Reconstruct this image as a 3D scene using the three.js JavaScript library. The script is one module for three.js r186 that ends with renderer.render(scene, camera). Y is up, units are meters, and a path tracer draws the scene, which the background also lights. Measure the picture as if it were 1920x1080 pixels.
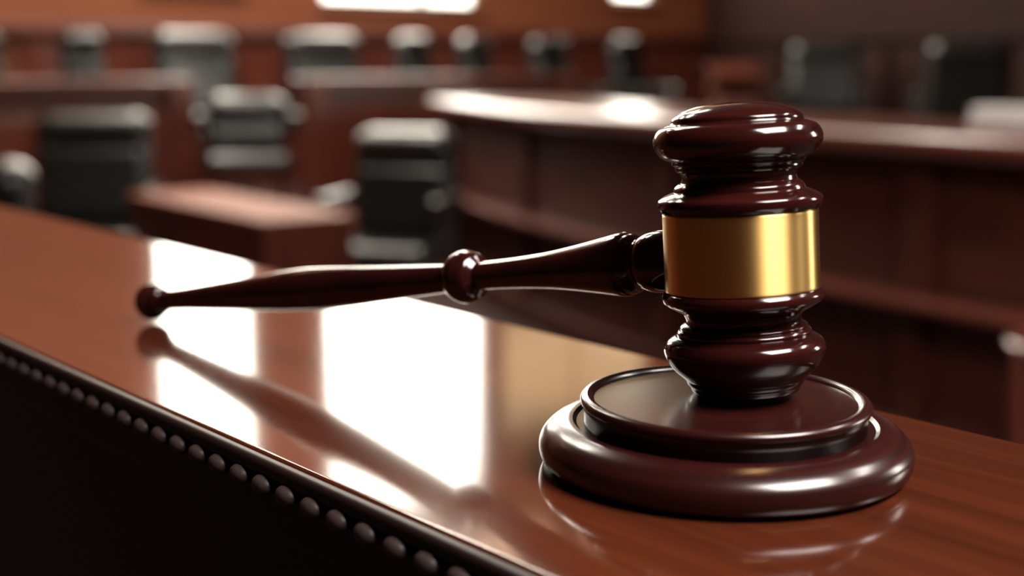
import * as THREE from 'three';
import { RoundedBoxGeometry } from 'three/addons/geometries/RoundedBoxGeometry.js';
import { RectAreaLightUniformsLib } from 'three/addons/lights/RectAreaLightUniformsLib.js';
import { mergeGeometries } from 'three/addons/utils/BufferGeometryUtils.js';

RectAreaLightUniformsLib.init();
const scene = new THREE.Scene();
scene.background = new THREE.Color(0.9, 0.95, 1.0);

// ---------------------------------------------------------------- camera
const EYE = 1.45;
const camera = new THREE.PerspectiveCamera(2 * Math.atan(540 / 2500) * 180 / Math.PI, 16 / 9, 0.02, 60);
camera.position.set(0, EYE, 0);
camera.rotation.order = 'YXZ';
camera.rotation.y = -40.011 * Math.PI / 180;
camera.rotation.x = -Math.atan(427 / 2500);
camera.focus = 0.425;
camera.userData.fStop = 5.8;
scene.add(camera);

// ---------------------------------------------------------------- renderer, exposure, large lights
const renderer = new THREE.WebGLRenderer({ antialias: true });
renderer.toneMapping = THREE.LinearToneMapping;
renderer.toneMappingExposure = 1.0;
renderer.shadowMap.enabled = true;

const DAY = new THREE.Color(1.0, 0.93, 0.80);          // hazy late daylight in the windows
const WARM = new THREE.Color(1.0, 0.90, 0.84);         // ceiling fixtures
const AMBER = new THREE.Color(1.0, 0.62, 0.36);        // lamps added out of view to warm the back wall
const ADDED_BLIND = new THREE.Color(1.0, 0.68, 0.36);
const ADDED_BLIND_GLOW = 0.7, ADDED_BLIND_LIGHT = 1.0;
const WINDOW_PANE = 6, WINDOW_LIGHT = 12, FIXTURE_GLOW = 8, FIXTURE_LIGHT = 46, CEILING_GLOW = 9, CEILING_LIGHT = 44, ADDED_WASH_GLOW = 4, ADDED_WASH_LIGHT = 5;

function areaLight(name, color, intensity, w, h, pos, look) {
  const l = new THREE.RectAreaLight(color, intensity, w, h);
  l.name = name; l.position.set(...pos); l.lookAt(...look); scene.add(l);
  return l;
}

// ---------------------------------------------------------------- helpers
let seed = 7;
const rnd = () => { seed = (seed * 1664525 + 1013904223) >>> 0; return seed / 4294967296; };
const taken = {};
function numbered(n) { const k = taken[n] = (taken[n] ?? -1) + 1; return k ? n + '_' + String(k).padStart(3, '0') : n; }
function tag(o, label, category, group) { o.userData.label = label; o.userData.category = category; if (group) o.userData.group = group; return o; }
function thing(name, pos, turn, label, category, group) {
  const g = new THREE.Group(); g.name = numbered(name); g.position.set(...pos); g.rotation.y = turn; scene.add(g);
  return tag(g, label, category, group);
}
function part(name, geo, mat, parent, pos, rot) {
  const m = new THREE.Mesh(geo, mat); m.name = name; m.castShadow = m.receiveShadow = true;
  if (pos) m.position.set(...pos);
  if (rot) m.rotation.set(...rot);
  parent.add(m); return m;
}
function struct(name, geo, mat, pos) {
  const m = part(name, geo, mat, scene, pos); m.userData.kind = 'structure'; return m;
}
// uv in metres: u along the longest side of the piece, v along the next
function metreUV(g) {
  g.computeBoundingBox();
  const b = g.boundingBox, size = [b.max.x - b.min.x, b.max.y - b.min.y, b.max.z - b.min.z];
  const p = g.attributes.position, n = g.attributes.normal, uv = new Float32Array(p.count * 2);
  for (let i = 0; i < p.count; i++) {
    const N = [Math.abs(n.getX(i)), Math.abs(n.getY(i)), Math.abs(n.getZ(i))], P = [p.getX(i), p.getY(i), p.getZ(i)];
    const k = N.indexOf(Math.max(...N)), ax = [0, 1, 2].filter((a) => a !== k).sort((a, c) => size[c] - size[a]);
    uv[2 * i] = P[ax[0]]; uv[2 * i + 1] = P[ax[1]] + 0.37 * k;
  }
  g.setAttribute('uv', new THREE.BufferAttribute(uv, 2)); return g;
}
const box = (w, h, d, r = 0.004) => metreUV(new RoundedBoxGeometry(w, h, d, 2, Math.min(r, w / 2.1, h / 2.1, d / 2.1)));
const flat = (w, h, d) => metreUV(new THREE.BoxGeometry(w, h, d));
const moved = (g, x, y, z) => g.translate(x, y, z);
// a turned profile made of smooth runs of [radius, height] joined at crisp corners
function turned(runs, seg = 128, fine = 10) {
  const pts = [];
  for (const run of runs) {
    if (run.length < 3) { run.forEach(([r, y]) => pts.push(new THREE.Vector2(r, y))); continue; }
    const c = new THREE.SplineCurve(run.map(([r, y]) => new THREE.Vector2(r, y)));
    pts.push(...c.getPoints((run.length - 1) * fine));
  }
  const clean = pts.filter((p, i) => !i || p.distanceTo(pts[i - 1]) > 1e-6);
  clean.forEach((p) => { p.x = Math.max(p.x, 0); });
  return new THREE.LatheGeometry(clean, seg);
}

// ---------------------------------------------------------------- textures
function noise2(w, h, sx, sy, s) {   // tiling value noise on a sx by sy lattice
  seed = s; const L = new Float32Array(sx * sy).map(() => rnd()), out = new Float32Array(w * h), sm = (t) => t * t * (3 - 2 * t);
  for (let y = 0; y < h; y++) {
    const fy = y / h * sy, y0 = Math.floor(fy), ty = sm(fy - y0), r0 = (y0 % sy) * sx, r1 = ((y0 + 1) % sy) * sx;
    for (let x = 0; x < w; x++) {
      const fx = x / w * sx, x0 = Math.floor(fx), tx = sm(fx - x0), c0 = x0 % sx, c1 = (x0 + 1) % sx;
      out[y * w + x] = (L[r0 + c0] * (1 - tx) + L[r0 + c1] * tx) * (1 - ty) + (L[r1 + c0] * (1 - tx) + L[r1 + c1] * tx) * ty;
    }
  }
  return out;
}
function dataTex(w, h, f, srgb, repeat = [1, 1]) {
  const d = new Uint8Array(w * h * 4);
  for (let i = 0; i < w * h; i++) { const c = f(i); d[4 * i] = c[0]; d[4 * i + 1] = c[1]; d[4 * i + 2] = c[2]; d[4 * i + 3] = 255; }
  const t = new THREE.DataTexture(d, w, h); t.wrapS = t.wrapT = THREE.RepeatWrapping; t.magFilter = THREE.LinearFilter; t.minFilter = THREE.LinearMipmapLinearFilter;
  t.generateMipmaps = true; if (srgb) t.colorSpace = THREE.SRGBColorSpace; t.repeat.set(...repeat); t.needsUpdate = true; return t;
}
function wood(w, h, dark, light, s, repeat, contrast = 1) {
  const a = noise2(w, h, 4, 48, s), b = noise2(w, h, 10, 160, s + 1), c = noise2(w, h, 3, 6, s + 2), e = noise2(w, h, 40, h / 2, s + 3);
  const tone = (i) => { let t = 0.34 * a[i] + 0.26 * b[i] + 0.28 * c[i] + 0.12 * e[i]; return Math.min(1, Math.max(0, 0.5 + (t - 0.5) * 2.0 * contrast)); };
  const map = dataTex(w, h, (i) => { const t = tone(i); return [0, 1, 2].map((k) => dark[k] + (light[k] - dark[k]) * t); }, true, repeat);
  const bump = dataTex(w, h, (i) => { const v = 255 * (0.5 * b[i] + 0.5 * e[i]); return [v, v, v]; }, false, repeat);
  return { map, bump };
}
const benchWood = wood(2048, 512, [50, 20, 10], [78, 36, 19], 11, [1.0, 3.0], 0.7);
const roomWood = wood(1024, 512, [82, 36, 27], [126, 64, 48], 31, [0.8, 1.6]);
const gavelWood = wood(1024, 512, [27, 8, 7], [48, 15, 13], 51, [1, 1], 0.9);
const wallWood = wood(512, 512, [126, 66, 40], [158, 92, 60], 71, [0.5, 1.0]);
const leatherBump = (() => { const a = noise2(512, 512, 120, 120, 91), b = noise2(512, 512, 40, 40, 92); return dataTex(512, 512, (i) => { const v = 255 * (0.6 * a[i] + 0.4 * b[i]); return [v, v, v]; }, false, [3, 3]); })();
const carpetMap = (() => { const a = noise2(512, 512, 200, 200, 95), b = noise2(512, 512, 9, 9, 96); return dataTex(512, 512, (i) => { const v = 0.7 * a[i] + 0.3 * b[i]; return [40 + 26 * v, 24 + 16 * v, 22 + 14 * v]; }, true, [1, 1]); })();

const P = (o) => new THREE.MeshPhysicalMaterial(o);
const M = {
  bench: P({ name: 'bench wood', map: benchWood.map, roughness: 0.6, specularIntensity: 0, bumpMap: benchWood.bump, bumpScale: 0.00003, clearcoat: 1, clearcoatRoughness: 0.09 }),
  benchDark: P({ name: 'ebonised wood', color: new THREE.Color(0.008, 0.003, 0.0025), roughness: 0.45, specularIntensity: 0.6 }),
  bead: P({ name: 'bead wood', color: new THREE.Color(0.035, 0.022, 0.02), roughness: 0.5 }),
  gavel: P({ name: 'gavel wood', map: gavelWood.map, roughness: 0.6, specularIntensity: 0, clearcoat: 1, clearcoatRoughness: 0.12 }),
  block: P({ name: 'sound block wood', map: gavelWood.map, roughness: 0.6, specularIntensity: 0, clearcoat: 1, clearcoatRoughness: 0.22 }),
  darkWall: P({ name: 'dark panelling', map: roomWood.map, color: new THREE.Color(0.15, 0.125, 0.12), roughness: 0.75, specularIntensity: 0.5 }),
  gold: P({ name: 'brushed gold', color: new THREE.Color(0.84, 0.55, 0.19), metalness: 1, roughness: 0.38, anisotropy: 0.95, anisotropyRotation: Math.PI / 2 }),
  wood: P({ name: 'mahogany', map: roomWood.map, roughness: 0.38, clearcoat: 0.5, clearcoatRoughness: 0.25 }),
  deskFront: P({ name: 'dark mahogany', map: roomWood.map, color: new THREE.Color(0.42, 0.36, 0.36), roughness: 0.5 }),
  deskWood: P({ name: 'satin desk top', map: wallWood.map, color: new THREE.Color(0.72, 0.6, 0.5), roughness: 0.6, specularIntensity: 0.5 }),
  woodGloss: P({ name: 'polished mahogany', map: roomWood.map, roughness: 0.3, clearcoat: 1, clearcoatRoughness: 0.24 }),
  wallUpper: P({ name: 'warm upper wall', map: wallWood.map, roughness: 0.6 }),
  leather: P({ name: 'black leather', color: new THREE.Color(0.012, 0.013, 0.012), roughness: 0.3, bumpMap: leatherBump, bumpScale: 0.0002, clearcoat: 0.6, clearcoatRoughness: 0.18 }),
  steel: P({ name: 'dark steel', color: new THREE.Color(0.12, 0.12, 0.12), metalness: 0.9, roughness: 0.35 }),
  rubber: P({ name: 'black nylon', color: new THREE.Color(0.015, 0.015, 0.015), roughness: 0.6 }),
  carpet: P({ name: 'carpet', map: carpetMap, roughness: 1 }),
  ceiling: P({ name: 'dark wooden ceiling', color: new THREE.Color(0.09, 0.055, 0.04), roughness: 0.8 }),
  frame: P({ name: 'window frame', color: new THREE.Color(0.10, 0.055, 0.04), roughness: 0.5 }),
  paper: P({ name: 'paper', color: new THREE.Color(0.9, 0.88, 0.85), roughness: 0.7 }),
  pane: new THREE.MeshStandardMaterial({ name: 'daylit window pane', color: 0x222222, roughness: 0.2, emissive: DAY, emissiveIntensity: WINDOW_PANE }),
  addedBlind: new THREE.MeshStandardMaterial({ name: 'amber blind', color: 0x443322, roughness: 0.9, emissive: ADDED_BLIND, emissiveIntensity: ADDED_BLIND_GLOW }),
  amber: new THREE.MeshStandardMaterial({ name: 'amber diffuser', color: 0x222222, roughness: 0.4, emissive: AMBER, emissiveIntensity: ADDED_WASH_GLOW }),
  panelGlow: new THREE.MeshStandardMaterial({ name: 'ceiling panel diffuser', color: 0x222222, roughness: 0.4, emissive: DAY, emissiveIntensity: CEILING_GLOW }),
  glow: new THREE.MeshStandardMaterial({ name: 'lamp diffuser', color: 0x222222, roughness: 0.4, emissive: WARM, emissiveIntensity: FIXTURE_GLOW }),
};

// ---------------------------------------------------------------- room shell
const X0 = -3.5, X1 = 10.6, Z0 = -9.5, Z1 = 4.6, HC = 5.6, TH = 0.25;
struct('floor', moved(flat(X1 - X0 + 2 * TH, 0.2, Z1 - Z0 + 2 * TH), (X0 + X1) / 2, -0.1, (Z0 + Z1) / 2), M.carpet);
struct('ceiling', moved(flat(X1 - X0 + 2 * TH, 0.2, Z1 - Z0 + 2 * TH), (X0 + X1) / 2, HC + 0.1, (Z0 + Z1) / 2), M.ceiling);
function wallShape(length, holes) {
  const s = new THREE.Shape([[0, 0], [length, 0], [length, HC], [0, HC]].map(([x, y]) => new THREE.Vector2(x, y)));
  for (const [a, b, c, d] of holes) s.holes.push(new THREE.Path([[a, c], [a, d], [b, d], [b, c]].map(([x, y]) => new THREE.Vector2(x, y))));
  return metreUV(new THREE.ExtrudeGeometry(s, { depth: TH, bevelEnabled: false }));
}
const SILL = 1.9;
const backWindows = [[4.42, 5.22, 5.2, 1.99], [5.94, 7.6, 5.2, 1.9], [9.25, 9.85, 3.2, 2.02]];
const addedAmberWindow = [7.85, 9.85, 3.6, 4.75];   // unseen window added to tan the bench reflection, amber blind drawn
const rightWindows = [[1.6, 3.4, 4.6]];
const wallBack = struct('wall_back', wallShape(X1 - X0, backWindows.map(([a, b, t, sill]) => [a - X0, b - X0, sill, t]).concat([[addedAmberWindow[0] - X0, addedAmberWindow[1] - X0, addedAmberWindow[2], addedAmberWindow[3]]])), M.wallUpper, [X0, 0, Z0 - TH]);
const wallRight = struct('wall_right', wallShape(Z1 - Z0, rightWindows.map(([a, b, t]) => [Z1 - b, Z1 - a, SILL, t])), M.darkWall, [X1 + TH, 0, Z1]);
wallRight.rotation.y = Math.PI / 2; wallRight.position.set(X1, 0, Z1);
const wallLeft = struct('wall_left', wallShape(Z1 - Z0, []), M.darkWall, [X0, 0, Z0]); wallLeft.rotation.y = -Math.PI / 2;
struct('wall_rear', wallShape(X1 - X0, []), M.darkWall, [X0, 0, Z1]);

let windowNo = 0;
function windowUnit(w, h, pos, turn, mullions, glass = M.pane, color = DAY, light = WINDOW_LIGHT) {
  const g = new THREE.Group(); g.name = 'window_' + (++windowNo); g.position.set(...pos); g.rotation.y = turn; g.userData.kind = 'structure'; scene.add(g);
  const f = 0.04;
  part('frame', mergeGeometries([moved(flat(w, f, 0.1), 0, f / 2, 0), moved(flat(w, f, 0.1), 0, h - f / 2, 0), moved(flat(f, h, 0.1), -w / 2 + f / 2, h / 2, 0), moved(flat(f, h, 0.1), w / 2 - f / 2, h / 2, 0)]), M.frame, g);
  part('sill', moved(box(w + 0.06, 0.03, 0.14, 0.01), 0, -0.015, 0.05), M.wallUpper, g);
  const xs = [-w / 2 + f, ...mullions.map((t) => -w / 2 + t * w), w / 2 - f];
  for (const t of mullions) part('mullion', moved(flat(0.035, h - 2 * f, 0.07), -w / 2 + t * w, h / 2, 0), M.frame, g);
  for (let i = 0; i + 1 < xs.length; i++) part('pane', moved(flat(xs[i + 1] - xs[i], h - 2 * f, 0.012), (xs[i] + xs[i + 1]) / 2, h / 2, -0.02), glass, g);
  const n = new THREE.Vector3(Math.sin(turn), 0, Math.cos(turn)), at = [pos[0] + n.x * 0.06, pos[1] + h / 2, pos[2] + n.z * 0.06];
  areaLight('window_daylight', color, light, w - 2 * f, h - 2 * f, at, [at[0] + n.x, at[1], at[2] + n.z]);
}
backWindows.forEach(([a, b, t, sill], i) => windowUnit(b - a, t - sill, [(a + b) / 2, sill, Z0 - 0.08], 0, i === 1 ? [0.64] : []));
rightWindows.forEach(([a, b, t]) => windowUnit(b - a, t - SILL, [X1 + 0.08, SILL, (a + b) / 2], -Math.PI / 2, [0.5]));
windowUnit(addedAmberWindow[1] - addedAmberWindow[0], addedAmberWindow[3] - addedAmberWindow[2], [(addedAmberWindow[0] + addedAmberWindow[1]) / 2, addedAmberWindow[2], Z0 - 0.08], 0, [0.5], M.addedBlind, ADDED_BLIND, ADDED_BLIND_LIGHT);  // made-up window, its amber glow only tints the far edge of the bench

// wainscot panels and chair rail on the walls in view
const WAIN = 1.62;
for (let x = 1.0; x < X1 - 0.9; x += 1.2) part('panel', box(1.08, WAIN - 0.25, 0.05, 0.015), M.wood, wallBack, [x + 0.6 - X0, 0.2 + (WAIN - 0.25) / 2, TH + 0.025]);
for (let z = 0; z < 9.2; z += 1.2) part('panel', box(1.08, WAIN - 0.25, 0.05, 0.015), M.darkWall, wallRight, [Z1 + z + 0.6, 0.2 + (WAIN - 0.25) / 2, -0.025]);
const railGeo = (l) => moved(box(l, 0.09, 0.08, 0.02), 0, 0, 0);
struct('trim_1', railGeo(X1 - X0), M.wood, [(X0 + X1) / 2, WAIN + 0.05, Z0 + 0.04]);
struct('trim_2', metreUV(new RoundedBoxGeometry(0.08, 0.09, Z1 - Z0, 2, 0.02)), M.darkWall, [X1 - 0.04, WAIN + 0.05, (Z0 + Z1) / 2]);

// ---------------------------------------------------------------- ceiling-hung light fixtures beside the bench
const fixtures = [[0.85, 1.25, 1.5, 1.2, 'broad pendant light hung above the near side of the bench', 1], [2.9, 0.6, 0.4, 1.2, 'narrow pendant light hung to the right of the bench', 0.7]];
fixtures.forEach(([x, z, w, l, label, share]) => {
  const g = thing('pendant_light', [x, 3.6, z], 0, label, 'pendant light', 'pendant lights over the bench');
  part('housing', moved(box(w + 0.04, 0.07, l + 0.06, 0.02), 0, 0.06, 0), M.steel, g);
  part('diffuser', moved(box(w, 0.03, l, 0.008), 0, 0.012, 0), M.glow, g);
  for (const s of [-1, 1]) part('rod', moved(new THREE.CylinderGeometry(0.008, 0.008, HC - 3.6 - 0.09, 10), s * w * 0.4, 0.09 + (HC - 3.69) / 2, s * l * 0.4), M.steel, g);
  areaLight('pendant_glow', WARM, FIXTURE_LIGHT * share, w, l, [x, 3.6 - 0.012, z], [x, 0, z + 0.0001]);
});
// ceiling panels over the well and the tier
[[2.5, -5.9, 'over the small desk'], [4.4, -6.1, 'over the gap in the jury box wall'], [3.4, -8.1, 'over the left half of the tier'], [6.0, -8.1, 'over the right half of the tier']].forEach(([x, z, where]) => {
  const g = thing('ceiling_panel', [x, HC - 0.06, z], 0, 'flat square ceiling light ' + where, 'ceiling light', 'ceiling lights over the well');
  part('frame', moved(box(1.0, 0.06, 0.8, 0.01), 0, 0.03, 0), M.frame, g);
  part('diffuser', moved(box(0.92, 0.02, 0.72, 0.005), 0, -0.004, 0), M.panelGlow, g);
  areaLight('ceiling_panel_glow', DAY, CEILING_LIGHT, 0.92, 0.72, [x, HC - 0.08, z], [x, 0, z + 0.0001]);
});
// unseen lamps added under the ceiling to brighten and warm the back wall
[1.9, 4.3, 6.7, 9.1].forEach((x, i) => {
  const g = thing('added_wash_light', [x, HC - 0.16, Z0 + 0.9], 0, ['first', 'second', 'third', 'fourth'][i] + ' added wash light from the left under the ceiling by the back wall', 'ceiling light', 'added wash lights along the back wall');
  part('housing', moved(box(2.0, 0.12, 0.3, 0.02), 0, 0.1, 0), M.frame, g);
  part('diffuser', moved(box(1.92, 0.04, 0.24, 0.01), 0, 0.03, 0), M.amber, g);
  areaLight('added_wash_glow', AMBER, ADDED_WASH_LIGHT, 1.92, 0.24, [x, HC - 0.16, Z0 + 0.9], [x, 0, Z0 + 0.5]);
});

// ---------------------------------------------------------------- the bench
const BY = 1.3245, BX0 = 0.2047, BX1 = 0.4058;
{
  const za = 0.75, zb = -2.6, len = za - zb, zc = (za + zb) / 2, w = BX1 - BX0;
  const g = thing('judges_bench', [(BX0 + BX1) / 2, 0, zc], 0, 'long polished dark wood bench with the gavel standing on its top', 'bench');
  part('bench_top', moved(box(w - 0.002, 0.026, len, 0.002), 0.001, BY - 0.013, 0), M.bench, g);
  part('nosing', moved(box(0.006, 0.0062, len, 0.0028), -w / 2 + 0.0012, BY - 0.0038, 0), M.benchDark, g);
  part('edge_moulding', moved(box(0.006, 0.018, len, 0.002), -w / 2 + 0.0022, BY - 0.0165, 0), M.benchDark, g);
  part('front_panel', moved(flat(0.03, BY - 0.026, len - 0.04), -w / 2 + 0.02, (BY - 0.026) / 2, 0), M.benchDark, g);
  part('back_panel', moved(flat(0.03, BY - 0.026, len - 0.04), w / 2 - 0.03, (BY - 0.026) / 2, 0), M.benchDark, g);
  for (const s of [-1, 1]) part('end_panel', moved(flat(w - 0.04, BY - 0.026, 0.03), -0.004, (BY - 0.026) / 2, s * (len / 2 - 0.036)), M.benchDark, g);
  const bead = new THREE.SphereGeometry(0.0034, 14, 10); bead.scale(0.9, 1, 1.5);
  for (let z = -0.10; z > -0.95; z -= 0.0148) part('bead', bead, M.bead, g, [-w / 2 - 0.0016, BY - 0.0088, z - zc]);
}

// ---------------------------------------------------------------- sound block
const BLOCK = [0.3127, BY, -0.2688];
{
  const g = thing('sound_block', BLOCK, 0, 'round dark wooden sound block under the gavel head', 'sound block');
  part('base', turned([[[0, 0], [0.0535, 0]], [[0.0535, 0], [0.0572, 0.0022], [0.0582, 0.006], [0.0572, 0.0093], [0.0542, 0.0121], [0.0500, 0.0138], [0.0475, 0.0141]], [[0.0475, 0.0141], [0.0465, 0.0132]], [[0.0465, 0.0132], [0.040, 0.0132], [0, 0.0132]]]), M.block, g);
  part('riser', turned([[[0, 0.0130], [0.0439, 0.0130]], [[0.0439, 0.0130], [0.0440, 0.0186]], [[0.0440, 0.0188], [0.0450, 0.0194], [0.0452, 0.0206], [0.0444, 0.0216], [0.0429, 0.0220]], [[0.0429, 0.0220], [0.0417, 0.0217]], [[0.0417, 0.0217], [0.0409, 0.0207]], [[0.0409, 0.0207], [0.0401, 0.0206], [0, 0.0206]]]), M.block, g);
}

// ---------------------------------------------------------------- gavel
{
  const YT = BY + 0.0218, bx = 0.3214, bz = -0.2675, tx = 0.2756, tz = -0.5993;
  const d = new THREE.Vector2(tx - bx, tz - bz), far = d.length(), turn = Math.atan2(d.x, d.y);   // local +z points along the handle
  const g = thing('gavel', [bx, YT, bz], turn, 'dark wooden gavel with a gold band, its handle end lying on the bench', 'gavel');
  const lean = 4.2 * Math.PI / 180;
  const headGeo = turned([
    [[0, 0], [0.0150, 0]], [[0.0150, 0], [0.0166, 0.0008], [0.0174, 0.0024]], [[0.0174, 0.0024], [0.0182, 0.0034], [0.0186, 0.0046]], [[0.0186, 0.0046], [0.0198, 0.0056], [0.0232, 0.0092], [0.0252, 0.0138], [0.0243, 0.0168], [0.0214, 0.0187]],
    [[0.0208, 0.0188], [0.0210, 0.0198], [0.0203, 0.0206]], [[0.0197, 0.0207], [0.0199, 0.0215], [0.0190, 0.0222]], [[0.0181, 0.0226], [0.0180, 0.0240], [0.0188, 0.0258]], [[0.0196, 0.0263], [0.0222, 0.0277], [0.0247, 0.0294], [0.0252, 0.0312], [0.0245, 0.0326]],
    [[0.0236, 0.0330], [0.0236, 0.0576]],
    [[0.0243, 0.0578], [0.0254, 0.0595], [0.0253, 0.0615], [0.0236, 0.0628], [0.0212, 0.0639]], [[0.0204, 0.0641], [0.0200, 0.0655], [0.0188, 0.0666]], [[0.0180, 0.0669], [0.0177, 0.0684], [0.0181, 0.0699]], [[0.0188, 0.0702], [0.0196, 0.0709], [0.0196, 0.0718]], [[0.0199, 0.0721], [0.0206, 0.0727], [0.0207, 0.0735]],
    [[0.0212, 0.0737], [0.0240, 0.0752], [0.0260, 0.0785], [0.0258, 0.0813], [0.0241, 0.0838], [0.0213, 0.0849]], [[0.0206, 0.0849], [0.0203, 0.0857]], [[0.0203, 0.0857], [0.0196, 0.0871], [0.0164, 0.0890], [0.0100, 0.0907], [0, 0.0914]],
  ]);
  const head = part('head', headGeo, M.gavel, g); head.rotation.x = lean;
  const band = part('band', turned([[[0.0236, 0.0331], [0.0241, 0.0332]], [[0.0241, 0.0332], [0.0241, 0.0454], [0.0241, 0.0574]], [[0.0241, 0.0574], [0.0236, 0.0575]]]), M.gold, g); band.rotation.x = lean; band.userData.label = 'brushed gold band around the gavel head';
  // handle axis: from the head's middle down to the knob resting on the bench
  const tc = 0.0435, cy = Math.cos(lean) * tc, cz = Math.sin(lean) * tc, ky = -0.0206 + 0.0090;
  const len = Math.hypot(far - cz, cy - ky), dip = Math.atan2(cy - ky, far - cz);
  const H = (geo, name, parent = g) => { const m = part(name, geo, M.gavel, parent); return m; };
  const at = (m) => { m.position.set(0, cy, cz); m.rotation.x = Math.PI / 2 + dip; return m; };
  at(H(turned([
    [[0, 0.019], [0.0088, 0.019]], [[0.0088, 0.024], [0.0098, 0.0268], [0.0103, 0.0305], [0.0099, 0.0345], [0.0088, 0.0375]], [[0.0082, 0.0382], [0.0082, 0.0400]], [[0.0092, 0.0408], [0.0099, 0.0420], [0.0101, 0.0434]], [[0.0106, 0.0442], [0.0109, 0.0460], [0.0104, 0.0500], [0.0092, 0.0580], [0.0077, 0.0690], [0.0065, 0.0800], [0.0057, 0.0930], [0.0053, 0.1050], [0.0052, 0.1150]],
    [[0.0052, 0.1150], [0.0052, 0.1280]], [[0.0052, 0.1280], [0.0060, 0.1450], [0.0072, 0.1700], [0.0083, 0.1900], [0.0091, 0.2100], [0.0090, 0.2250], [0.0082, 0.2430], [0.0070, 0.2650], [0.0059, 0.2880], [0.0050, 0.3100], [0.0047, len - 0.0080]], [[0.0047, len - 0.0080], [0, len - 0.0078]],
  ], 64), 'handle'));
  at(H(turned([[[0.0050, 0.1140], [0.0066, 0.1150]], [[0.0066, 0.1150], [0.0086, 0.1165], [0.0098, 0.1198], [0.0100, 0.1220], [0.0095, 0.1245], [0.0078, 0.1275]], [[0.0066, 0.1282], [0.0050, 0.1288]]], 64), 'collar_ring'));
  at(H(turned([[[0.0044, len - 0.0105], [0.0058, len - 0.0096]], [[0.0058, len - 0.0096], [0.0066, len - 0.0070], [0.0062, len - 0.0050]], [[0.0072, len - 0.0040], [0.0086, len - 0.0018], [0.0090, len], [0.0084, len + 0.0026], [0.0062, len + 0.0060], [0.0030, len + 0.0082], [0, len + 0.0088]]], 48), 'end_knob'));
}

// ---------------------------------------------------------------- chairs
function pad(w, h, d, r, bend, tuft = 0) {   // an upholstered slab, hollowed across its width, with pulled-in seams
  const g = new RoundedBoxGeometry(w, h, d, 8, r), p = g.attributes.position;
  for (let i = 0; i < p.count; i++) {
    const x = p.getX(i) / (w / 2), y = p.getY(i) / (h / 2);
    p.setZ(i, p.getZ(i) * (1 - 0.12 * y * y) + bend * (x * x) - tuft * Math.pow(Math.abs(Math.cos(1.5 * Math.PI * y)), 10));
  }
  g.computeVertexNormals(); return g;
}
function makeChair(pos, turn, label, group, o = {}) {
  const w = o.w ?? 0.6, top = o.top ?? 1.15, seat = o.seat ?? 0.5, backH = top - seat - 0.02, wooden = o.legs;
  const g = thing(o.name ?? 'leather_chair', pos, turn, label, 'chair', group);
  part('seat', new RoundedBoxGeometry(w, 0.13, 0.56, 5, 0.055).translate(0, seat - 0.04, 0.02), M.leather, g);
  const back = part('backrest', pad(w, backH, 0.14, 0.065, 0.05), M.leather, g, [0, seat + backH / 2 + 0.02, -0.27], [-0.14, 0, 0]);
  part('head_roll', new RoundedBoxGeometry(w * 0.98, 0.19, 0.2, 8, 0.094), M.leather, back, [0, backH / 2 - 0.08, 0.045]);
  part('cushion', new RoundedBoxGeometry(w * 0.9, backH - 0.22, 0.1, 6, 0.045), M.leather, back, [0, -0.08, 0.07]);
  for (const s of [-1, 1]) {
    const a = part('armrest', new RoundedBoxGeometry(0.085, 0.07, 0.42, 4, 0.032).translate(s * (w / 2 + 0.03), seat + 0.23, 0.02), M.leather, g);
    for (const z of [0.12, -0.12]) part('arm_post', moved(new THREE.CylinderGeometry(0.018, 0.018, 0.3, 12), s * (w / 2 + 0.03), seat + 0.06, z), wooden ? M.wood : M.steel, a);
  }
  if (wooden) {
    for (const sx of [-1, 1]) for (const sz of [-1, 1]) part('leg', new THREE.CylinderGeometry(0.024, 0.016, seat - 0.1, 14).translate(sx * (w / 2 - 0.05), (seat - 0.1) / 2, 0.02 + sz * 0.22), M.wood, g);
  } else {
    part('column', new THREE.CylinderGeometry(0.028, 0.034, seat - 0.16, 18).translate(0, 0.07 + (seat - 0.16) / 2, 0), M.steel, g);
    for (let k = 0; k < 5; k++) {
      const a = k / 5 * Math.PI * 2, leg = part('leg', moved(new RoundedBoxGeometry(0.05, 0.035, 0.31, 3, 0.014), 0, 0.085, 0.155), M.steel, g, null, [0, a, 0]);
      part('caster', new THREE.CylinderGeometry(0.032, 0.032, 0.04, 16).rotateZ(Math.PI / 2).translate(0, 0.032, 0.29), M.rubber, leg);
    }
  }
  return g;
}
const WELL = 'leather chairs on the courtroom floor', TIER = 'leather chairs on the raised tier along the walls';
makeChair([2.97, 0, -7.19], -0.56, 'wide black leather chair behind the far end of the small desk', WELL, { top: 1.14, w: 0.64 });
makeChair([3.98, 0, -5.72], -0.95, 'black leather chair between the small desk and the curved desk', WELL, { top: 1.07, w: 0.56 });
makeChair([1.5, 0, -5.1], -0.8, 'black leather chair cut off by the left edge of the photo', WELL, { top: 1.06, w: 0.56 });

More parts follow.
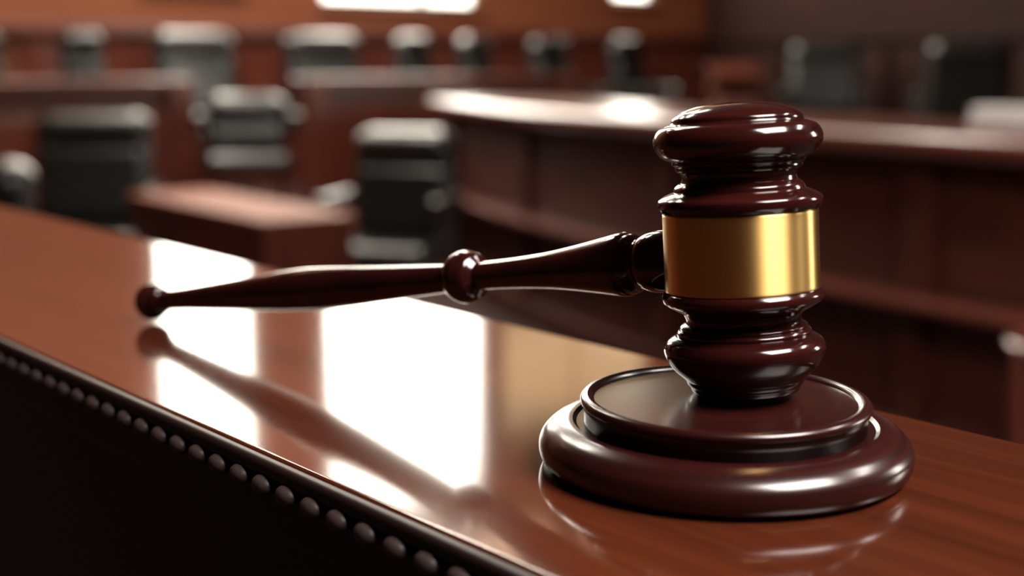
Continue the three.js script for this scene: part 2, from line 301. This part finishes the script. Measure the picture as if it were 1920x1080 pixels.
// ---------------------------------------------------------------- raised tier, step and jury-box walls
const TY = 0.45;
struct('floor_tier_back', moved(flat(X1 - 1.2, TY, Z0 * -1 - 7.85), (X1 + 1.2) / 2, TY / 2, -(7.85 - Z0) / 2), M.carpet);
struct('floor_tier_side', moved(flat(1.6, TY, 3.8), X1 - 0.8, TY / 2, -5.94), M.carpet);
struct('floor_step', moved(flat(1.0, 0.38, 1.1), 4.12, 0.19, -7.28), M.carpet);
makeChair([4.0, 0.38, -7.26], -0.5, 'low black leather chair on the step in the gap of the jury box wall', WELL, { top: 0.84, seat: 0.5, w: 0.5, legs: true, name: 'leather_armchair' });
const tier = [
  [2.98, 0.05, 0.4, 'first'], [3.7, -0.02, 0.3, 'second'], [4.55, 0.03, 0.64, 'third'], [5.62, -0.03, 0.64, 'fourth'], [6.5, 0.02, 0.34, 'fifth'], [7.15, 0.04, 0.34, 'sixth'], [7.98, -0.02, 0.42, 'seventh'], [8.95, 0.03, 0.42, 'eighth'],
];
tier.forEach(([x, a, w, nth]) => makeChair([x, TY, -8.75], a, nth + ' black leather chair from the left in the row before the back wall', TIER, { top: 1.19, w }));
makeChair([9.75, TY, -7.35], -0.95, 'black leather chair by the right wall, nearer the corner', TIER, { top: 1.15, w: 0.6 });
makeChair([9.75, TY, -6.0], 2.3, 'black leather chair by the right wall, farther from the corner', TIER, { top: 1.15, w: 0.6 });

function boxWall(x0, x1, label) {
  const g = thing('jury_box_wall', [(x0 + x1) / 2, 0, -7.8], 0, label, 'partition', 'jury box walls'), w = x1 - x0, h = 1.34;
  part('backing', moved(flat(w, h - 0.06, 0.06), 0, (h - 0.06) / 2, 0), M.wood, g);
  part('cap_rail', moved(box(w + 0.06, 0.06, 0.2, 0.015), 0, h - 0.03, 0), M.woodGloss, g);
  part('baseboard', moved(box(w, 0.14, 0.09, 0.01), 0, 0.07, 0.01), M.wood, g);
  const n = Math.max(2, Math.round(w / 0.75)), pw = w / n;
  for (let k = 0; k < n; k++) part('panel', moved(box(pw - 0.14, h - 0.42, 0.03, 0.012), -w / 2 + (k + 0.5) * pw, 0.2 + (h - 0.42) / 2, 0.04), M.wood, g);
  for (const s of [-1, 1]) { const p = part('post', moved(box(0.16, h - 0.06, 0.16, 0.012), s * (w / 2 - 0.06), (h - 0.06) / 2, 0.03), M.wood, g); }
}
boxWall(0.6, 3.86, 'panelled wooden jury box wall left of the gap with the step');
boxWall(4.72, 7.1, 'panelled wooden jury box wall right of the gap with the step');

// ---------------------------------------------------------------- small desk
{
  const g = thing('small_desk', [3.2, 0, -5.97], -0.05, 'plain wooden desk at left whose corner points toward the bench', 'desk');
  part('desk_top', moved(box(0.48, 0.045, 1.6, 0.01), 0, 0.7275, 0), M.deskWood, g);
  for (const sx of [-1, 1]) for (const sz of [-1, 1]) part('leg', moved(box(0.07, 0.705, 0.07, 0.006), sx * 0.19, 0.3525, sz * 0.75), M.wood, g);
  part('side_panel', moved(flat(0.02, 0.5, 1.44), -0.19, 0.45, 0), M.wood, g);
  part('side_panel', moved(flat(0.02, 0.5, 1.44), 0.19, 0.45, 0), M.wood, g);
  for (const sz of [-1, 1]) part('end_panel', moved(flat(0.32, 0.5, 0.02), 0, 0.45, sz * 0.75), M.wood, g);
}

// ---------------------------------------------------------------- long curved desk
{
  const near = new THREE.CatmullRomCurve3([[5.48, -7.5], [4.97, -6.35], [4.58, -5.25], [4.31, -4.1], [4.16, -3.1], [4.04, -2.1], [3.98, -1.1], [3.98, -0.2]].map(([x, z]) => new THREE.Vector3(x, 0, z)));
  const DH = 1.2, N = 60;
  const strip = (o0, o1, y0, y1, t0 = 0, t1 = 1, round = 0, most = 0.012) => {   // a bar that follows the curve between two offsets from the near edge
    const s = new THREE.Shape(), A = [], B = [];
    for (let i = 0; i <= N; i++) {
      const t = t0 + (t1 - t0) * i / N, p = near.getPointAt(t), d = near.getTangentAt(t), n = new THREE.Vector2(-d.z, d.x).normalize().multiplyScalar(-1);
      const k = round ? Math.max(0, 1 - t * near.getLength() / round) : 0, ease = 1 - Math.sqrt(Math.max(0, 1 - k * k)), mid = (o0 + o1) / 2;
      const a = o0 + (mid - o0) * ease, b = o1 + (mid - o1) * ease;
      A.push(new THREE.Vector2(p.x + n.x * a, -(p.z + n.y * a))); B.push(new THREE.Vector2(p.x + n.x * b, -(p.z + n.y * b)));
    }
    s.setFromPoints([...A, ...B.reverse()]);
    const bev = Math.min(most, (y1 - y0) / 2.2);
    return metreUV(new THREE.ExtrudeGeometry(s, { depth: y1 - y0 - 2 * bev, bevelEnabled: true, bevelThickness: bev, bevelSize: bev, bevelOffset: -bev, bevelSegments: most > 0.02 ? 5 : 2 }).rotateX(-Math.PI / 2).translate(0, y0 + bev, 0));
  };
  const g = thing('curved_desk', [0, 0, 0], 0, 'long curved wooden desk with a bright polished top behind the gavel', 'desk');
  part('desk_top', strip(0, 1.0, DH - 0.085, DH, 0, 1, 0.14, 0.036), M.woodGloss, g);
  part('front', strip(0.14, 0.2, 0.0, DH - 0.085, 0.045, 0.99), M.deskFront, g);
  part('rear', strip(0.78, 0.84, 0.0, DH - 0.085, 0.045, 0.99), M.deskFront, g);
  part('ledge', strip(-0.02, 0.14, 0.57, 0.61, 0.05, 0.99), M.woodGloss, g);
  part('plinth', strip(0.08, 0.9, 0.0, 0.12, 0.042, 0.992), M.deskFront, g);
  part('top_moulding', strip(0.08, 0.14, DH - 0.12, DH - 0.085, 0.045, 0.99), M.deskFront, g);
  for (let k = 0; k < 5; k++) {
    const t0 = 0.05 + k * 0.2;
    part('pilaster', strip(0.1, 0.14, 0.12, DH - 0.12, t0, t0 + 0.016), M.deskFront, g);
  }
}

// ---------------------------------------------------------------- small things in the background
{
  const g = thing('paper_stack', [5.02, 1.2, -2.82], 0.35, 'white stack of papers on the curved desk at the right edge', 'papers');
  for (let k = 0; k < 4; k++) part('bundle', moved(box(0.24, 0.016, 0.34, 0.003), (k % 2) * 0.008, 0.008 + k * 0.016, (k % 3) * 0.006), M.paper, g, null, [0, (k - 1.5) * 0.03, 0]);
}
{
  const g = thing('lectern', [7.0, 0, -6.0], -0.7, 'wooden lectern standing beyond the curved desk', 'lectern');
  part('column', moved(box(0.26, 1.18, 0.26, 0.01), 0, 0.63, 0), M.wood, g);
  part('foot', moved(box(0.38, 0.06, 0.38, 0.01), 0, 0.03, 0), M.wood, g);
  part('slanted_top', box(0.34, 0.04, 0.34, 0.01), M.deskWood, g, [0, 1.3, 0], [-0.35, 0, 0]);
  part('ledge_strip', box(0.34, 0.05, 0.025, 0.006), M.wood, g, [0, 1.4, -0.19], [-0.35, 0, 0]);
}
{
  const g = thing('wooden_stool', [3.47, 0, -1.72], 0.3, 'round wooden stool at the right edge in front of the curved desk', 'stool');
  part('seat', turned([[[0, 0.66], [0.18, 0.66]], [[0.18, 0.66], [0.198, 0.672], [0.2, 0.685], [0.19, 0.698], [0.165, 0.702]], [[0.165, 0.702], [0, 0.698]]], 48), M.woodGloss, g);
  for (let k = 0; k < 4; k++) { const a = (k + 0.5) * Math.PI / 2; part('leg', new THREE.CylinderGeometry(0.018, 0.015, 0.68, 14).translate(0, 0.33, 0), M.wood, g, [0.15 * Math.cos(a), 0, 0.15 * Math.sin(a)], [0.06 * Math.sin(a), 0, -0.06 * Math.cos(a)]); }
  part('rung', new THREE.TorusGeometry(0.155, 0.01, 8, 40).rotateX(Math.PI / 2).translate(0, 0.24, 0), M.wood, g);
}

renderer.render(scene, camera);
